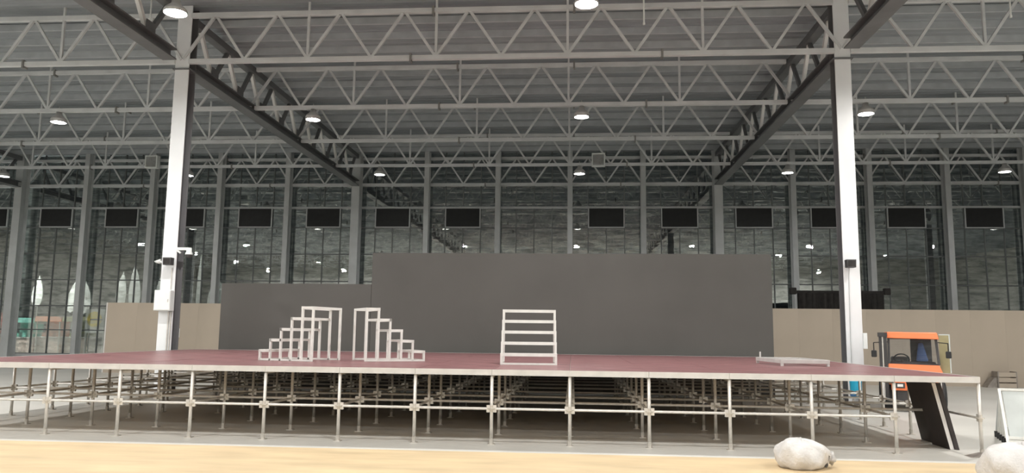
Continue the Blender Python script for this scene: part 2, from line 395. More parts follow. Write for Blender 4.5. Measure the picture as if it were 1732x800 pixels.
for j, ly in enumerate(LAMPY):
    for i in range(-4, 4):
        lx = 0.28 + i*BAY/2
        lab = names.get((j, i), 'high-bay lamp outside the frame of the photo'); grp = 'high-bay lamps'
        if (j, i) not in names: grp = 'high-bay lamps out of frame'
        loc = (lx, ly, ZB-(0.56 if j == 3 else 0.36))
        if lp is None:
            lp = thing('high_bay_lamp', lab, 'lamp', loc, 0, grp)
            h_ = obj('housing', lh_me, lp); obj('lens', ll_me, lp); obj('hanger', lr_me, lp)
        else:
            o = copy_tree(lp); o.location = loc; o['label'] = lab; o['group'] = grp
            if j >= 4:
                for ch in o.children:
                    if ch.name.startswith('lens'): ch.data = ll_dim
                obj('shade_ring', sk_me, o)
            elif (j, i) in names: obj('shade_ring', sk_short, o)

# ------------------------------------------------------------------ stage
S = 1.22; SX0, SY0, SH = -8.589-2*S, 12.287, 1.147
NX, NY = 14, 8
stage = thing('stage_platform', 'large scaffold stage with dark red deck and silver edge', 'stage', (SX0, SY0, 0))
pn = MB().box(0.004, S-0.004, 0.004, S-0.004, -0.035, 0).mesh('deck_panel', M_DECK, 0.003)
pn.materials.append(mat('pale_bounce_underside', (0.62, 0.46, 0.31), 0.6, 0, 0.12, 3))  # pale underside added to bounce light below the deck
pn.polygons[0].material_index = 1
for i in range(NX):
    for j in range(NY): obj('deck_panel', pn, stage, (i*S, j*S, SH + random.uniform(-0.002, 0.002)))
eb_x = MB().box(0.002, S-0.002, -0.035, -0.001, -0.085, 0.004).box(0.002, S-0.002, -0.045, -0.001, -0.085, -0.075).mesh('edge_beam', M_ALU)
eb_y = MB().box(0.0, 0.035, 0.002, S-0.002, -0.085, 0.004).mesh('edge_beam', M_ALU)
jo_x = MB().box(0.03, S-0.03, -0.02, 0.02, -0.115, -0.037).mesh('joist', M_GALV)
jo_y = MB().box(-0.02, 0.02, 0.03, S-0.03, -0.115, -0.037).mesh('cross_joist', M_GALV)
for i in range(NX):
    obj('edge_beam', eb_x, stage, (i*S, 0, SH)); obj('edge_beam', eb_x, stage, (i*S, NY*S+0.036, SH))
    for j in range(1, NY): obj('joist', jo_x, stage, (i*S, j*S, SH))
for j in range(NY):
    obj('edge_beam', eb_y, stage, (NX*S+0.001, j*S, SH)); obj('edge_beam', eb_y, stage, (-0.036, j*S, SH))
    for i in range(1, NX): obj('cross_joist', jo_y, stage, (i*S, j*S, SH))
LR = 0.027
leg_me = MB().tube((0,0,0.02), (0,0,SH-0.095), LR, 10); leg_me.smooth = True; leg_me = leg_me.mesh('leg', M_GALV)
LZ = 0.545
ros = MB().lathe([(LR, 0.008), (0.062, 0.008), (0.062, -0.008), (LR, -0.008)], 10).lathe([(LR+.006, 0.05), (LR+.006, -0.05)], 10)
ros_me = ros.mesh('rosette', M_ROS)
bp_me = MB().box(-0.055, 0.055, -0.055, 0.055, 0, 0.01).tube((0,0,0.01), (0,0,0.09), 0.033, 8).mesh('base_plate', M_ROS)
lx = MB().tube((0.075,0,0), (S-0.075,0,0), 0.021, 8)
for q in (0.052, S-0.052): lx.box(q-0.026, q+0.026, -0.018, 0.018, -0.055, 0.055)
lx_me = lx.mesh('ledger', M_GALV)
ly_ = MB().tube((0,0.075,0), (0,S-0.075,0), 0.021, 8)
for q in (0.052, S-0.052): ly_.box(-0.018, 0.018, q-0.026, q+0.026, -0.055, 0.055)
ly_me = ly_.mesh('cross_ledger', M_GALV)
for i in range(NX+1):
    for j in range(NY+1):
        g = obj('leg', leg_me, stage, (i*S, j*S, 0)); obj('rosette', ros_me, g, (0,0,LZ)); obj('base_plate', bp_me, g)
        if i < NX and not (j == 0 and i == NX-1): obj('ledger', lx_me, stage, (i*S, j*S, LZ))
        if j < NY: obj('cross_ledger', ly_me, stage, (i*S, j*S, LZ))
cb = obj('corner_foot', MB().prism([(-0.27,0.0),(0.05,0.0),(0.05,0.05),(-0.06,0.05)], -0.16, 0.05).mesh('corner_foot', M_PLATE), stage, (NX*S, -0.06, 0.0))

# ------------------------------------------------------------------ tan sheeting in the foreground
tag(obj('floor_sheeting', MB().box(-15, 13, 6.6, 11.42, 0.0, 0.012).mesh('floor_sheeting', M_MAT)), 'tan sheet flooring laid across the foreground in front of the stage', 'flooring')

# ------------------------------------------------------------------ stair frames
def stair(label, loc, rz, width):
    run, rise, n, t = 0.235, 0.206, 5, 0.040
    s = thing('stair_frame', label, 'stairs', loc, rz, 'open metal stair frames on the deck')
    for i in range(n+1):
        h = (min(i, n-1)+1)*rise
        u = MB().box(-t/2, t/2, -t/2, t/2, 0, h).mesh('upright', M_STEP)
        for yy in (t/2, width-t/2): obj('upright', u, s, (i*run, yy, 0))
    tr = MB()
    tr.box(-t/2-0.003, t/2, 0, width, -0.055, 0.002).box(run-t/2, run+t/2-0.004, t, width-t, -0.04, 0)
    for yy in (0.0, width-t): tr.box(t/2, run+t/2-0.004, yy, yy+t, -0.045, 0)
    tm = tr.mesh('tread_frame', M_STEP)
    for i in range(n): obj('tread_frame', tm, s, (i*run, 0, (i+1)*rise))
    br = MB().box(0, n*run, -t/2, t/2, 0, t*0.8).mesh('base_rail', M_STEP)
    for yy in (t/2, width-t/2): obj('base_rail', br, s, (0, yy, 0))
    obj('base_cross_rail', MB().box(-t/2, t/2, t, width-t, 0, t*0.8).mesh('base_cross_rail', M_STEP), s)
    return s
DZ = SH+0.003
stair('white open stair frame rising to the right, left one of the corner pair', (-6.03, 14.66, DZ), math.radians(-16), 0.96)
a = math.radians(210.5)
stair('white open stair frame descending to the right, right one of the corner pair', (-2.92-0.507, 15.3+0.86, DZ), a, 0.94)
stair('white open stair frame seen from the front, alone at mid stage', (-0.29, 14.33, DZ), math.radians(93), 1.04)

# low aluminium frame lying on the deck
f = thing('deck_frame', 'low aluminium frame lying on the deck at the right, by the screen end', 'frame', (4.02, 15.55, DZ), math.radians(4))
L_, W_ = 0.95, 1.6
for nm, q in (('rail', (0, L_, 0, 0.05)), ('rail', (0, L_, W_-0.05, W_)), ('rail', (0, 0.05, 0.05, W_-0.05)), ('rail', (L_-0.05, L_, 0.05, W_-0.05))):
    obj(nm, MB().box(q[0], q[1], q[2], q[3], 0.05, 0.125).mesh('rail', M_ALU, 0.004), f)
for k in range(5): obj('cross_slat', MB().box(0.05, L_-0.05, 0, 0.12, 0.085, 0.11).mesh('cross_slat', M_ALU), f, (0, 0.16+k*0.28, 0))
for q in ((0.03, 0.03), (L_-0.03, 0.03), (0.03, W_-0.03), (L_-0.03, W_-0.03)):
    obj('foot', MB().box(-0.025, 0.025, -0.025, 0.025, 0, 0.05).mesh('foot', M_ALU), f, (q[0], q[1], 0))
obj('corner_pin', MB().tube((0,0,0.12), (0,0,0.24), 0.018, 8).mesh('corner_pin', M_ALU), f, (0.08, W_-0.05, 0))

# ------------------------------------------------------------------ grey screen behind the stage
def screen(label, x0, x1, z1):
    t = thing('screen_wall', label, 'screen', ((x0+x1)/2, 22.45, 0), 0)
    w = x1-x0
    obj('screen_face', MB().box(-w/2, w/2, 0.0, 0.04, 0.02, z1).mesh('screen_face', M_SCREEN), t)
    obj('screen_back', MB().box(-w/2+0.01, w/2-0.01, 0.04, 0.14, 0.02, z1-0.01).mesh('screen_back', M_SCRSIDE), t)
    n = max(2, int(w/2.4))
    for k in range(n+1):
        x = -w/2+0.1 + k*(w-0.2)/n
        br = MB().box(-0.03, 0.03, 0.14, 0.20, 0, z1-0.1).bar((0,0.20,z1*0.6), (0,1.1,0.03), 0.05).box(-0.03, 0.03, 0.20, 1.15, 0, 0.05)
        obj('brace', br.mesh('brace', M_GALV), t, (x, 0, 0))
    return t
screen('wide dark grey screen wall, the tall one behind the stage', -5.93, 5.62, 4.04)
screen('lower dark grey screen wall adjoining the tall one at its left', -10.50, -5.94, 3.11)

# ------------------------------------------------------------------ beige hoarding
def hoarding(label, x0, x1, n, h=2.75, y=29.6):
    t = thing('hoarding', label, 'hoarding', (x0, y, 0)); w = (x1-x0)/n
    pm_ = MB().box(0.001, w-0.001, 0, 0.02, 0, h).mesh('board', M_BEIGE)
    for k in range(n): obj('board', pm_, t, (k*w, 0, 0))
    for k in range(n+1):
        obj('stud', MB().box(-0.03, 0.03, 0.02, 0.09, 0, h-0.02).bar((0,0.09,h*0.7), (0,1.2,0.04), 0.05).mesh('stud', M_WOODFR), t, (min(max(k*w,0.03),x1-x0-0.03), 0, 0))
    return t
hl = hoarding('beige board hoarding behind the left white column', -18.5, -11.0, 6)
obj('edge_trim', MB().box(-0.05, 0, -0.01, 0.06, 0, 2.75).mesh('edge_trim', M_WHTBD), hl)
hoarding('long beige board hoarding behind the orange vehicle', 5.9, 30.3, 20)
tag(obj('notice_plate', MB().box(-0.09, 0.09, 0, 0.02, 0, 0.36).mesh('notice_plate', M_WHTBD, 0.01), None, (-15.53, 29.578, 1.40)), 'small white plate on the left beige hoarding beside the column', 'plate')

# dark stand behind the right hoarding
t = thing('dark_booth', 'black draped booth frame rising behind the beige hoarding by the right column', 'booth', (9.5, 33.6, 0))
dr = MB(); n = 40
vs = []; fs = []
for k in range(n+1):
    x = 3.5*k/n; yy = 0.06*math.sin(k*1.9)
    vs += [(x, yy, 0.02), (x, yy, 3.55), (x, yy+0.03, 3.55), (x, yy+0.03, 0.02)]
for k in range(n):
    for q in range(4): fs.append((4*k+q, 4*k+(q+1)%4, 4*k+4+(q+1)%4, 4*k+4+q))
obj('drape', MB().add(vs, fs).mesh('drape', M_BLACK), t)
obj('crossbar', MB().bar((-0.25,0.1,3.6), (3.75,0.1,3.6), 0.12, 0.12).mesh('crossbar', M_BLACK), t)
for x in (0.05, 3.45):
    obj('post', MB().box(x-0.05, x+0.05, 0.12, 0.22, 0, 3.55).mesh('post', M_BLACK), t)
    obj('base_plate', MB().box(x-0.3, x+0.3, -0.1, 0.5, 0, 0.02).mesh('base_plate', M_BLACK), t)
for x in (-0.2, 3.65): obj('corner_clamp', MB().box(x-0.13, x+0.13, -0.02, 0.22, 3.5, 3.78).mesh('corner_clamp', M_BLACK, 0.03), t)

# debris at hoarding foot
t = thing('crate', 'grey weathered crate against the foot of the beige hoarding at far right', 'crate', (15.02, 29.1, 0))
for z in (0, 0.19, 0.38): obj('slat', MB().box(0.04, 0.62, 0, 0.02, z+0.01, z+0.16).mesh('slat', M_BEIGE), t)
for x in (0, 0.62): obj('corner_post', MB().box(x, x+0.04, 0, 0.4, 0, 0.57).mesh('corner_post', M_PLATE), t)
obj('crate_back', MB().box(0.04, 0.62, 0.38, 0.40, 0, 0.55).mesh('crate_back', M_BEIGE), t)
obj('rubble', MB().prism([(-0.35,0),(0,0),(0,0.36),(-0.10,0.34),(-0.25,0.16)], 0.05, 0.4).mesh('rubble', M_PLATE), t)

# ------------------------------------------------------------------ fittings on the columns
YC = D1
t = thing('control_box', 'white control box on the left white column', 'control box', (-11.36, YC-0.005, 2.23))
obj('box_body', MB().box(-0.27, 0.20, -0.24, 0, 0, 0.57).mesh('box_body', M_WBOX, 0.012), t)
obj('box_door', MB().box(-0.255, 0.185, -0.255, -0.242, 0.02, 0.55).mesh('box_door', M_WBOX, 0.006), t)
obj('latch', MB().box(0.13, 0.15, -0.27, -0.255, 0.24, 0.32).mesh('latch', M_GALV), t)
t = thing('conduit', 'thin grey conduit above and below the control box on the left column', 'conduit', (-11.28, YC, 0))
obj('conduit_top', MB().tube((0,-0.03,2.83), (0,-0.03,3.44), 0.018, 8).mesh('conduit_top', M_GALV), t)
obj('conduit_bottom', MB().tube((-0.02,-0.03,0.1), (-0.02,-0.03,2.21), 0.022, 8).tube((0.05,-0.03,0.1), (0.05,-0.03,2.21), 0.022, 8).mesh('conduit_bottom', M_GALV), t)
def speaker(label, x, z, side=1):
    t = thing('column_speaker', label, 'speaker', (x, YC, z))
    obj('bracket', MB().box(-0.03, 0.03, -0.12, 0, 0.05, 0.11).mesh('bracket', M_DBOX), t)
    obj('cabinet', MB().prism([(-0.11,0.0),(0.11,0.0),(0.12,0.21),(-0.12,0.21)], -0.32, -0.12).mesh('cabinet', M_DBOX, 0.01), t)
    obj('grille', MB().box(-0.09, 0.09, -0.33, -0.318, 0.03, 0.18).mesh('grille', M_BLACK), t)
    return t
speaker('small black speaker box on the left white column above the control box', -11.30, 3.50)
speaker('small black speaker box on the right white column', 7.22, 3.52)
t = thing('cable', 'thin dark cable running down the right white column from the speaker', 'cable', (7.22, YC, 0))
obj('cable_run', MB().path([(0,-0.10,3.52), (0.02,-0.015,3.36), (0.0,-0.015,2.0), (-0.01,-0.015,0.1)], 0.010, 6).mesh('cable_run', M_FACOL), t)
t = thing('security_camera', 'white security camera on an arm at the right of the left white column', 'camera', (-11.19, YC+0.0, 3.92))
obj('arm', MB().box(0, 0.36, -0.035, 0.035, 0.02, 0.10).bar((0.0,0,0.02), (0.12,0,-0.06), 0.05).mesh('arm', M_WBOX, 0.01), t)
dm = MB(); dm.smooth = True; dm.lathe([(0.0,0.10),(0.07,0.09),(0.075,-0.02),(0.10,-0.06),(0.10,-0.10)], 16, (0.36,0,0)); obj('camera_body', dm.mesh('camera_body', M_WBOX), t)
dm = MB(); dm.smooth = True; dm.lathe([(0.095,-0.10),(0.085,-0.15),(0.05,-0.19),(0.0,-0.20)], 16, (0.36,0,0)); obj('dome', dm.mesh('dome', M_DBOX), t)
t = thing('siren_light', 'small white bullet siren on the left edge of the left white column', 'siren', (-11.61, YC+0.015, 3.60))
obj('bracket', MB().box(-0.06, 0, -0.03, 0.03, -0.02, 0.04).mesh('bracket', M_WBOX), t)
dm = MB(); dm.smooth = True; dm.tube((-0.22,0,0.02), (-0.05,0,0.02), 0.02, 12, 0.075); obj('bullet', dm.mesh('bullet', M_WBOX), t)
t = thing('switch_box', 'narrow white switch box on the right side of the right white column', 'switch box', (7.53, YC+0.05, 1.42))
obj('box_body', MB().box(0, 0.10, -0.09, 0.09, 0, 0.41).mesh('box_body', M_WBOX, 0.01), t)
obj('switch', MB().box(0.10, 0.115, -0.03, 0.03, 0.16, 0.25).mesh('switch', M_DBOX), t)
# cyan tub on short stand at the foot of right column
t = thing('plastic_tub', 'bright cyan plastic tub on a short wire stand before the right white column', 'tub', (7.06, 20.3, 0))
tb = MB(); tb.lathe([(0.0,0.20),(0.10,0.20),(0.125,0.24),(0.145,0.62),(0.155,0.65),(0.135,0.65),(0.12,0.30),(0.0,0.28)], 18); tb.smooth = True
obj('tub_body', tb.mesh('tub_body', M_CYAN), t)
obj('tub_band', MB().lathe([(0.134,0.27),(0.139,0.27),(0.141,0.30),(0.137,0.30)], 18).mesh('tub_band', M_BLUE), t)
for k in range(4):
    an = k*math.pi/2+0.6
    obj('stand_leg', MB().tube((0.13*math.cos(an),0.13*math.sin(an),0), (0.09*math.cos(an),0.09*math.sin(an),0.20), 0.012, 6).mesh('stand_leg', M_GALV), t)

# ------------------------------------------------------------------ square fan units and hanging rods under the roof
def fan_unit(x, z, label):
    t = thing('fan_unit', label, 'fan', (x, D1+3*DD-0.40, z), 0, 'square units on the fourth truss row')
    fr = MB(); s_ = 0.30
    for a in ((-s_, s_, -s_, -s_+0.05), (-s_, s_, s_-0.05, s_), (-s_, -s_+0.05, -s_+0.05, s_-0.05), (s_-0.05, s_, -s_+0.05, s_-0.05)):
        fr.box(a[0], a[1], -0.10, 0.16, a[2], a[3])
    obj('frame', fr.mesh('frame', M_WBOX), t)
    gr = MB()
    for k in range(1, 8):
        q = -s_+0.05 + k*(2*s_-0.1)/8; gr.box(q-0.006, q+0.006, -0.09, -0.08, -s_+0.05, s_-0.05)
    for rr_ in (0.08, 0.15, 0.22):
        for k in range(16):
            a0, a1 = 2*math.pi*k/16, 2*math.pi*(k+1)/16
            gr.tube((rr_*math.cos(a0), -0.095, rr_*math.sin(a0)), (rr_*math.cos(a1), -0.095, rr_*math.sin(a1)), 0.006, 4)
    obj('grille', gr.mesh('grille', M_HOUSING), t)
    for k in range(4):
        an = k*math.pi/2+0.4; c_, s2 = math.cos(an), math.sin(an)
        bl = MB().add([(0.03*c_,0.0,0.03*s2), (0.23*c_-0.05*s2,0.03,0.23*s2+0.05*c_), (0.23*c_+0.05*s2,-0.03,0.23*s2-0.05*c_), (0.03*c_,0.01,0.03*s2), (0.23*c_-0.05*s2,0.04,0.23*s2+0.05*c_), (0.23*c_+0.05*s2,-0.02,0.23*s2-0.05*c_)], [(0,2,1),(3,4,5),(0,1,4,3),(1,2,5,4),(2,0,3,5)])
        obj('blade', bl.mesh('blade', M_HOUSING), t)
    obj('back_panel', MB().box(-s_+0.05, s_-0.05, 0.12, 0.15, -s_+0.05, s_-0.05).mesh('back_panel', M_FACOL), t)
    obj('hanger', MB().box(-0.2, -0.17, 0.16, 0.19, -0.2, 0.2).box(0.17, 0.2, 0.16, 0.19, -0.2, 0.2).box(-0.2, 0.2, 0.16, 0.345, -0.16, -0.09).mesh('hanger', M_TRUSS), t)
fan_unit(1.135, 9.60, 'square white framed fan unit on the fourth truss row, right of centre')
fan_unit(-20.05, 9.63, 'square white framed fan unit on the fourth truss row, left of the left column')
for x, z0, lab in ((-12.13, 10.05, 'thin white hanging rod at the top left beside the left column'), (1.91, 10.10, 'thin white hanging rod at the top right of the centre lamp'), (11.45, 10.10, 'thin white hanging rod at the top right corner')):
    t = thing('hanging_rod', lab, 'rod', (x, 20.4, z0))
    obj('rod', MB().tube((0,0,0.05), (0,0,Z_ROOF-z0), 0.022, 8).mesh('rod', M_WBOX), t)
    obj('end_cap', MB().tube((0,0,0), (0,0,0.06), 0.032, 8).mesh('end_cap', M_WBOX), t)

# ------------------------------------------------------------------ orange vehicle
V = thing('utility_vehicle', 'orange roofed cab vehicle parked behind the right end of the stage', 'vehicle', (7.95, 19.0, 0), math.radians(-17))
def vp(nm, mb_, mt, parent=V, bev=0.0): return obj(nm, mb_.mesh(nm, mt, bev), parent)
vp('chassis', MB().box(-0.46, 0.50, 0.10, 2.2, 0.22, 0.62), M_CHASSIS, bev=0.02)
vp('rear_body', MB().box(-0.50, 0.55, 1.25, 2.35, 0.55, 1.02), M_ORANGE, bev=0.05)
vp('front_cowl', MB().add([(-0.53,0.0,0.95),(0.60,0.0,0.90),(0.60,0.10,0.62),(-0.53,0.10,0.62),(-0.53,0.05,1.11),(0.53,0.05,1.09),(0.60,0.40,0.62),(-0.53,0.40,0.62),(-0.53,0.40,1.11),(0.53,0.40,1.09)],
   [(0,1,5,4),(3,2,1,0),(4,5,9,8),(0,4,8,7,3),(1,2,6,9,5),(2,3,7,6),(6,7,8,9)]), M_ORANGE)
vp('bumper', MB().box(-0.40, 0.60, -0.02, 0.10, 0.20, 0.88), M_CHASSIS, bev=0.02)
for x, lb in ((-0.31, 0), (0.36, 1)):
    hp = vp('headlamp_pod', MB().prism([(x-0.19,0.50),(x+0.14,0.50),(x+0.19,0.56),(x+0.16,0.72),(x-0.19,0.72)], -0.08, 0.02), M_ORANGE, bev=0.01)
    vp('bezel', MB().box(x-0.11, x+0.09, -0.095, -0.08, 0.555, 0.675), M_CHASSIS, hp)
    vp('lens', MB().box(x-0.07, x+0.05, -0.105, -0.095, 0.585, 0.645), M_HEADL, hp)
for sx in (-1, 1):
    for yy in (0.45, 1.85):
        x = 0.02 + sx*0.56
        w_ = MB(); w_.smooth = True
        pr = [(0.14,-0.09),(0.20,-0.10),(0.33,-0.09),(0.36,-0.05),(0.36,0.05),(0.33,0.09),(0.20,0.10),(0.14,0.09)]
        w_.lathe(pr, 24)
        wo = obj('wheel', w_.mesh('wheel', M_RUBBER), V, (x, yy, 0.36), (0, math.pi/2, 0))
        obj('hub', MB().lathe([(0.0,-0.07),(0.15,-0.06),(0.15,0.06),(0.0,0.07)], 16).mesh('hub', M_ORANGE), wo)
vp('cab_floor', MB().box(-0.50, 0.54, 0.36, 1.4, 0.60, 0.66), M_CHASSIS)
for a, b in (((-0.52,0.08,1.10),(-0.50,0.20,1.74)), ((0.53,0.08,1.10),(0.50,0.20,1.74)), ((-0.50,1.35,0.66),(-0.49,1.25,1.74)), ((0.52,1.35,0.66),(0.50,1.25,1.74))):
    vp('pillar', MB().bar(a, b, 0.05, 0.05), M_CHASSIS)
vp('windscreen', MB().add([(-0.49,0.085,1.13),(0.50,0.085,1.12),(0.475,0.195,1.69),(-0.475,0.195,1.69),(-0.49,0.095,1.13),(0.50,0.095,1.12),(0.475,0.205,1.69),(-0.475,0.205,1.69)], [(0,1,2,3),(7,6,5,4),(0,4,5,1),(1,5,6,2),(2,6,7,3),(3,7,4,0)]), M_CABGLASS)
vp('windscreen_frame', MB().bar((-0.51,0.085,1.115), (0.53,0.085,1.105), 0.035).bar((-0.50,0.19,1.715), (0.50,0.19,1.715), 0.05), M_CHASSIS)
vp('roof', MB().add([(-0.55,0.10,1.71),(0.56,0.10,1.69),(0.56,1.35,1.71),(-0.55,1.35,1.71),(-0.53,0.16,1.86),(0.53,0.16,1.85),(0.52,1.28,1.86),(-0.52,1.28,1.86)], [(0,3,2,1),(4,5,6,7),(0,1,5,4),(1,2,6,5),(2,3,7,6),(3,0,4,7)]), M_ORANGE, bev=0.02)
vp('dashboard', MB().box(-0.48, 0.50, 0.30, 0.50, 0.66, 1.16), M_CHASSIS, bev=0.03)
sw = MB()
for k in range(16):
    a0, a1 = 2*math.pi*k/16, 2*math.pi*(k+1)/16
    sw.tube((-0.2+0.17*math.cos(a0), 0.62+0.08*math.sin(a0), 1.2+0.13*math.sin(a0)), (-0.2+0.17*math.cos(a1), 0.62+0.08*math.sin(a1), 1.2+0.13*math.sin(a1)), 0.016, 6)
vp('steering_wheel', sw.tube((-0.2,0.62,1.2), (-0.2,0.45,1.05), 0.025, 6), M_RUBBER)
vp('seat', MB().box(-0.42, 0.02, 0.78, 1.18, 0.66, 0.92).box(-0.40, 0.0, 1.08, 1.22, 0.92, 1.26), M_CHASSIS, bev=0.04)
vp('cab_partition', MB().box(0.06, 0.49, 1.20, 1.24, 0.70, 1.70), M_CHASSIS)
vp('jacket', MB().add([(0.22,1.12,1.60),(0.34,1.12,1.60),(0.44,1.08,1.15),(0.16,1.08,1.15),(0.24,1.18,1.60),(0.32,1.18,1.60),(0.42,1.19,1.15),(0.18,1.19,1.15)], [(0,3,2,1),(4,5,6,7),(0,1,5,4),(1,2,6,5),(2,3,7,6),(3,0,4,7)]), M_BLUE, bev=0.03)
ms = vp('mast', MB().box(-0.72, -0.66, 0.02, 0.10, 0.28, 1.80).box(-0.62, -0.55, 0.02, 0.10, 0.28, 1.80), M_CHASSIS)
vp('mast_rail', MB().box(-0.655, -0.63, 0.03, 0.07, 0.30, 1.74), M_GALV, ms)
vp('mast_head', MB().box(-0.74, -0.54, 0.0, 0.14, 1.74, 1.84), M_CHASSIS, ms)
for sx, x in ((-1, -0.84), (1, 0.72)):
    mr = vp('mirror', MB().box(x-0.06, x+0.06, -0.06, -0.02, 1.26, 1.42), M_RUBBER, bev=0.02)
    vp('mirror_arm', MB().path([(sx*0.53, 0.1, 1.62), (x, -0.02, 1.60), (x, -0.03, 1.42)], 0.012, 6), M_RUBBER, mr)
dr_ = vp('door_flap', MB().box(0.56, 0.76, 0.14, 0.16, 0.92, 1.80), M_OLIVE)
vp('door_edge', MB().bar((0.775,0.15,0.92), (0.775,0.15,1.80), 0.025).bar((0.56,0.15,1.80), (0.79,0.15,1.80), 0.025), M_SILVER, dr_)

# ------------------------------------------------------------------ boards leaning under the right end of the stage
def lean_board(label, y0, y1, xb, xt, zt, th, mt):
    t = obj('leaning_board', MB().add([(xb,y0,0.004),(xb+th,y0,0.0),(xb+th,y1,0.0),(xb,y1,0.004),(xt,y0,zt),(xt+th,y0,zt),(xt+th,y1,zt),(xt,y1,zt)],
        [(0,3,2,1),(4,5,6,7),(0,1,5,4),(1,2,6,5),(2,3,7,6),(3,0,4,7)]).mesh('leaning_board', mt, 0.003))
    tag(t, label, 'board', 'boards leaning under the stage')
def slant(y0, y1, xb, xt, zt, th):
    return MB().add([(xb,y0,0.004),(xb+th,y0,0.0),(xb+th,y1,0.0),(xb,y1,0.004),(xt,y0,zt),(xt+th,y0,zt),(xt+th,y1,zt),(xt,y1,zt)],
        [(0,3,2,1),(4,5,6,7),(0,1,5,4),(1,2,6,5),(2,3,7,6),(3,0,4,7)])
t = thing('leaning_board', 'black faced board with a white edge leaning under the right end of the stage', 'board', (5.86, 12.86, 0), 0, 'boards leaning under the stage')
obj('facing', slant(0, 0.60, -0.006, -0.236, 1.02, 0.006).mesh('facing', M_BLKBD), t)
obj('core', slant(0, 0.60, 0, -0.23, 1.02, 0.06).mesh('core', M_WHTBD), t)
lean_board('plain black board leaning under the stage, right of the white edged board', 12.84, 13.45, 5.926, 5.696, 1.02, 0.065, M_BLKBD)
lean_board('wide black board leaning under the stage beyond the white edged board', 13.57, 14.06, 5.94, 5.72, 1.02, 0.03, M_BLKBD)

# ------------------------------------------------------------------ folded metal barriers at far right
t = thing('folding_barrier', 'stacked silver folding barriers standing right of the stage', 'barrier', (7.02, 13.42, 0), math.radians(-20))
PWD = 1.5
def slab(y0, z0, y1, z1, x0, x1, th):
    return MB().add([(x0,y0,z0),(x1,y0,z0),(x1,y0+th,z0),(x0,y0+th,z0),(x0,y1,z1),(x1,y1,z1),(x1,y1+th,z1),(x0,y1+th,z1)], [(0,3,2,1),(4,5,6,7),(0,1,5,4),(1,2,6,5),(2,3,7,6),(3,0,4,7)])
obj('panel', slab(0.08, 0.14, 0.60, 0.84, 0.04, PWD-0.04, 0.015).mesh('panel', M_SILVER), t)
fr = MB()
for a, b in (((0,0,0.03),(0,0.62,0.87)), ((PWD,0,0.03),(PWD,0.62,0.87)), ((0,0.62,0.87),(PWD,0.62,0.87)), ((0,0.08,0.13),(PWD,0.08,0.13)), ((0,0.03,0.07),(PWD,0.03,0.07))): fr.bar(a, b, 0.04, 0.04)
obj('panel_frame', fr.mesh('panel_frame', M_STEP), t)
for k in range(1, 6):
    yb = 0.02 + k*0.26
    lg = obj('folding_leg', MB().bar((0.01,0.64+k*0.004,0.85), (0.01,yb,0.09), 0.03).bar((PWD-0.01,0.64+k*0.004,0.85), (PWD-0.01,yb,0.09), 0.03).bar((0.01,yb,0.16), (PWD-0.01,yb,0.16), 0.03).mesh('folding_leg', M_STEP if k < 5 else M_FACOL), t)
    obj('rubber_foot', MB().box(-0.02, 0.05, yb-0.04, yb+0.04, 0, 0.10).box(PWD-0.05, PWD+0.02, yb-0.04, yb+0.04, 0, 0.10).mesh('rubber_foot', M_RUBBER), lg)
obj('rubber_foot', MB().box(-0.03, 0.03, -0.03, 0.05, 0, 0.05).box(PWD-0.03, PWD+0.03, -0.03, 0.05, 0, 0.05).mesh('rubber_foot', M_RUBBER), t)

# ------------------------------------------------------------------ white sacks
def sack(label, loc, sx, sy, sz, rz, seed):
    rnd = random.Random(seed); ph = [rnd.uniform(0, 6.28) for _ in range(10)]
    nu, nv = 48, 28; vs = []; fs = []
    for j in range(nv+1):
        b = -math.pi/2 + math.pi*j/nv
        for i in range(nu):
            a_ = 2*math.pi*i/nu
            cx, cy, cz = math.cos(b)*math.cos(a_), math.cos(b)*math.sin(a_), math.sin(b)
            e = 0.62
            px = math.copysign(abs(cx)**0.92, cx); py = math.copysign(abs(cy)**0.92, cy); pz = math.copysign(abs(cz)**0.9, cz)
            w = 1 + 0.05*math.sin(3*a_+ph[0]+2*b) + 0.035*math.sin(7*a_+ph[1]-3*b) + 0.025*math.sin(5*b+4*a_+ph[2]) + 0.015*math.sin(13*a_+9*b+ph[3])
            x, y_, z = px*sx*w, py*sy*w, pz*sz*w
            z *= 1 + 0.12*math.sin(1.7*px+ph[4])
            vs.append((x, y_, max(z, -sz*0.72)+sz*0.72))
    for j in range(nv):
        for i in range(nu): fs.append((j*nu+i, j*nu+(i+1)%nu, (j+1)*nu+(i+1)%nu, (j+1)*nu+i))
    t = thing('sack', label, 'sack', loc, rz, 'white woven sacks')
    mb_ = MB().add(vs, fs); mb_.smooth = True
    obj('sack_body', mb_.mesh('sack_body', M_SACK), t)
    n = MB(); n.smooth = True
    vs = []
    for k, (d, r_) in enumerate(((0.86, 0.15), (0.98, 0.085), (1.05, 0.06), (1.12, 0.085), (1.2, 0.11))):
        for i in range(18):
            a_ = 2*math.pi*i/18; q = r_*(1+0.18*math.sin(5*a_+k))
            vs.append((sx*d, q*math.cos(a_)*1.1, sz*0.55+q*math.sin(a_)*0.8))
    n.add(vs, [(k*18+i, k*18+(i+1)%18, (k+1)*18+(i+1)%18, (k+1)*18+i) for k in range(4) for i in range(18)])
    nk = obj('tied_neck', n.mesh('tied_neck', M_SACK), t)
    return t
sack('white stuffed sack lying on the tan sheeting in front of the stage', (3.00, 10.72, 0.012), 0.34, 0.30, 0.225, math.radians(12), 3)
sack('large white stuffed sack cut by the bottom right corner', (5.36, 9.95, 0.012), 0.52, 0.42, 0.27, math.radians(25), 11)

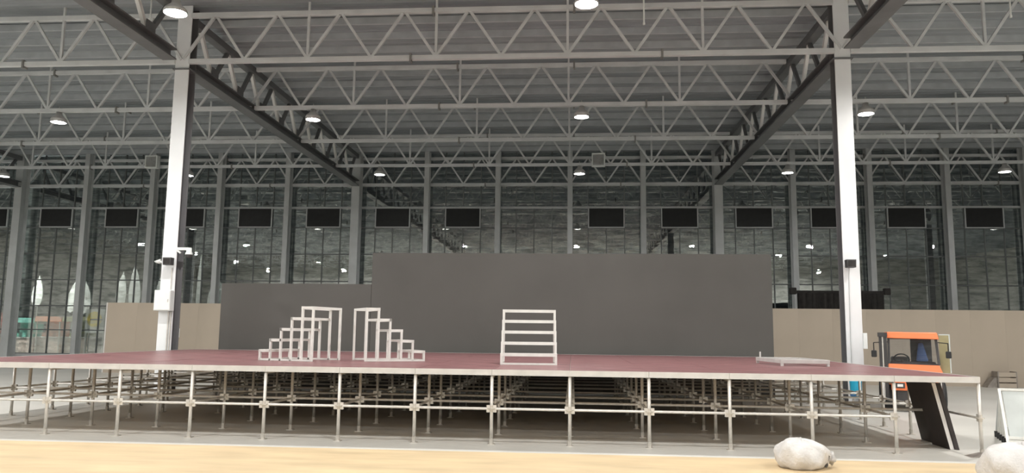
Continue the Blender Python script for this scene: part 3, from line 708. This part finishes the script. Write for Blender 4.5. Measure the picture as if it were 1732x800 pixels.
# ------------------------------------------------------------------ beyond the glass: white banners and stalls
def banner(x, y, z0, z1, w, label, lean=0.0):
    t = thing('teardrop_banner', label, 'banner', (x, y, -0.05), 0, 'white teardrop banners beyond the glass')
    n = 20; vs = []
    for k in range(n+1):
        s_ = k/n; z = z0+0.05+(z1-z0)*s_; hw = w/2*(math.sin(math.pi*min(1, 0.06+0.94*s_)**0.8)**0.7 if 0 < s_ < 1 else 0.04)
        cx = lean*s_*s_
        vs += [(cx-hw, 0.10*s_, z), (cx+hw, 0.02-0.1*s_, z), (cx+hw, 0.04-0.1*s_, z), (cx-hw, 0.12*s_+0.02, z)]
    fs = []
    for k in range(n):
        for q in range(4): fs.append((4*k+q, 4*k+(q+1)%4, 4*k+4+(q+1)%4, 4*k+4+q))
    obj('cloth', MB().add(vs, fs).mesh('cloth', M_BANNER), t)
    obj('pole', MB().tube((0,0.06,0.06), (lean*0.8,0.10,z1-0.1), 0.025, 8).mesh('pole', M_GALV), t)
    obj('foot', MB().lathe([(0,0),(0.35,0),(0.33,0.06),(0,0.07)], 16).mesh('foot', M_CHASSIS), t)
bs = [(-32.0,44,3.05,4.7,0.75,0.1), (-30.2,44.6,2.7,4.6,0.7,0.35), (-29.0,44,2.6,5.0,1.0,-0.5), (-27.0,44.4,2.9,5.0,0.7,0.1), (-25.9,44,2.7,5.4,0.8,-0.1), (-24.7,44.6,2.7,4.9,0.7,0.1), (-22.0,44,2.6,6.2,0.3,0.05), (-21.1,44.5,2.6,4.7,1.2,0.0), (-35.4,44.2,2.6,4.9,1.0,0.2)]
bs.sort()
for k, q in enumerate(bs):
    banner(q[0]*1.05, q[1]+2.2, q[2]*1.0, q[3]*1.06, q[4], 'white teardrop banner beyond the glass facade, %s from the left' % ORD[k], q[5])
def stall(x, y, w, h, col, label, top=None):
    nm = 'stall_' + label.split()[0]
    mt = mat(nm, col, 0.6, 0, 0.12, 2)
    t = thing('market_stall', label, 'stall', (x, y, -0.05), 0, 'coloured stalls beyond the glass')
    obj('counter', MB().box(-w/2, w/2, 0, 0.8, 0.05, h*0.5).mesh('counter', mat('stall_counter', (0.62,0.48,0.42), 0.6)), t)
    obj('worktop', MB().box(-w/2-0.05, w/2+0.05, -0.05, 0.85, h*0.5, h*0.5+0.05).mesh('worktop', M_WHTBD), t)
    obj('back_panel', MB().box(-w/2, w/2, 0.8, 0.85, 0.05, h).mesh('back_panel', mt), t)
    obj('canopy', MB().prism([(-w/2-0.1,h-0.25),(w/2+0.1,h-0.25),(w/2+0.05,h+0.05),(-w/2-0.05,h+0.05)], -0.15, 0.9).mesh('canopy', mt), t)
    for sx in (-1, 1): obj('post', MB().box(sx*(w/2-0.03)-0.025, sx*(w/2-0.03)+0.025, -0.1, -0.05, 0, h-0.25).mesh('post', M_GALV), t)
    bxm = MB().box(-0.12, 0.12, 0.2, 0.45, h*0.5+0.05, h*0.5+0.3).mesh('goods_box', mt)
    for k in range(3): obj('goods_box', bxm, t, ((k-1)*w*0.3, 0, 0))
stall(-35.4, 44.5, 1.9, 2.6, (0.62,0.10,0.09), 'red fronted stall beyond the glass facade at the far left edge')
stall(-33.1, 44.5, 1.5, 2.3, (0.20,0.60,0.50), 'teal fronted stall beyond the glass facade, beside the red one')
stall(-31.4, 44.5, 1.5, 2.4, (0.80,0.33,0.20), 'salmon fronted stall beyond the glass facade, beside the teal one')
stall(-29.6, 44.5, 1.6, 2.4, (0.40,0.38,0.20), 'olive fronted stall beyond the glass facade, beside the salmon one')
t = thing('round_sign', 'yellow round sign on a white board beyond the glass at left', 'sign', (-27.9, 43.6, -0.05))
obj('board', MB().box(-0.65, 0.5, 0, 0.05, 1.5, 2.9).mesh('board', M_WHTBD), t)
obj('disc', MB().tube((-0.1,-0.03,2.3), (-0.1,0.0,2.3), 0.45, 24).mesh('disc', mat('sign_yellow', (0.85,0.62,0.04), 0.5)), t)
obj('bar', MB().box(-0.35, 0.4, -0.045, -0.031, 2.24, 2.32).mesh('bar', M_CHASSIS), t)
for x in (-0.6, 0.45): obj('post', MB().box(x-0.03, x+0.03, 0.05, 0.11, 0, 2.9).mesh('post', M_GALV), t)

# floodlight added out of frame to brighten the banners and stalls
t = thing('added_floodlight', 'added floodlight mast out of frame, brightening the banners and stalls', 'lamp', (-41.0, 42.3, -0.05), math.radians(-74))
obj('mast', MB().tube((0,0,0.02), (0,0,7.0), 0.07, 10, 0.05).mesh('mast', M_GALV), t)
obj('foot', MB().box(-0.2, 0.2, -0.2, 0.2, 0, 0.03).mesh('foot', M_PLATE), t)
hd = obj('added_light_head', MB().add([(-0.3,0.08,6.7),(0.3,0.08,6.7),(0.3,0.22,7.1),(-0.3,0.22,7.1),(-0.3,-0.05,6.75),(0.3,-0.05,6.75),(0.3,0.09,7.15),(-0.3,0.09,7.15)], [(3,2,1,0),(4,5,6,7),(0,1,5,4),(1,2,6,5),(2,3,7,6),(3,0,4,7)]).mesh('added_light_head', M_DBOX), t)
obj('lens', MB().add([(-0.27,0.098,6.72),(0.27,0.098,6.72),(0.27,0.218,7.06),(-0.27,0.218,7.06)], [(0,3,2,1)]).mesh('lens', emis('added_light_glow', (1.0,0.98,0.95), 6500.0)), hd)
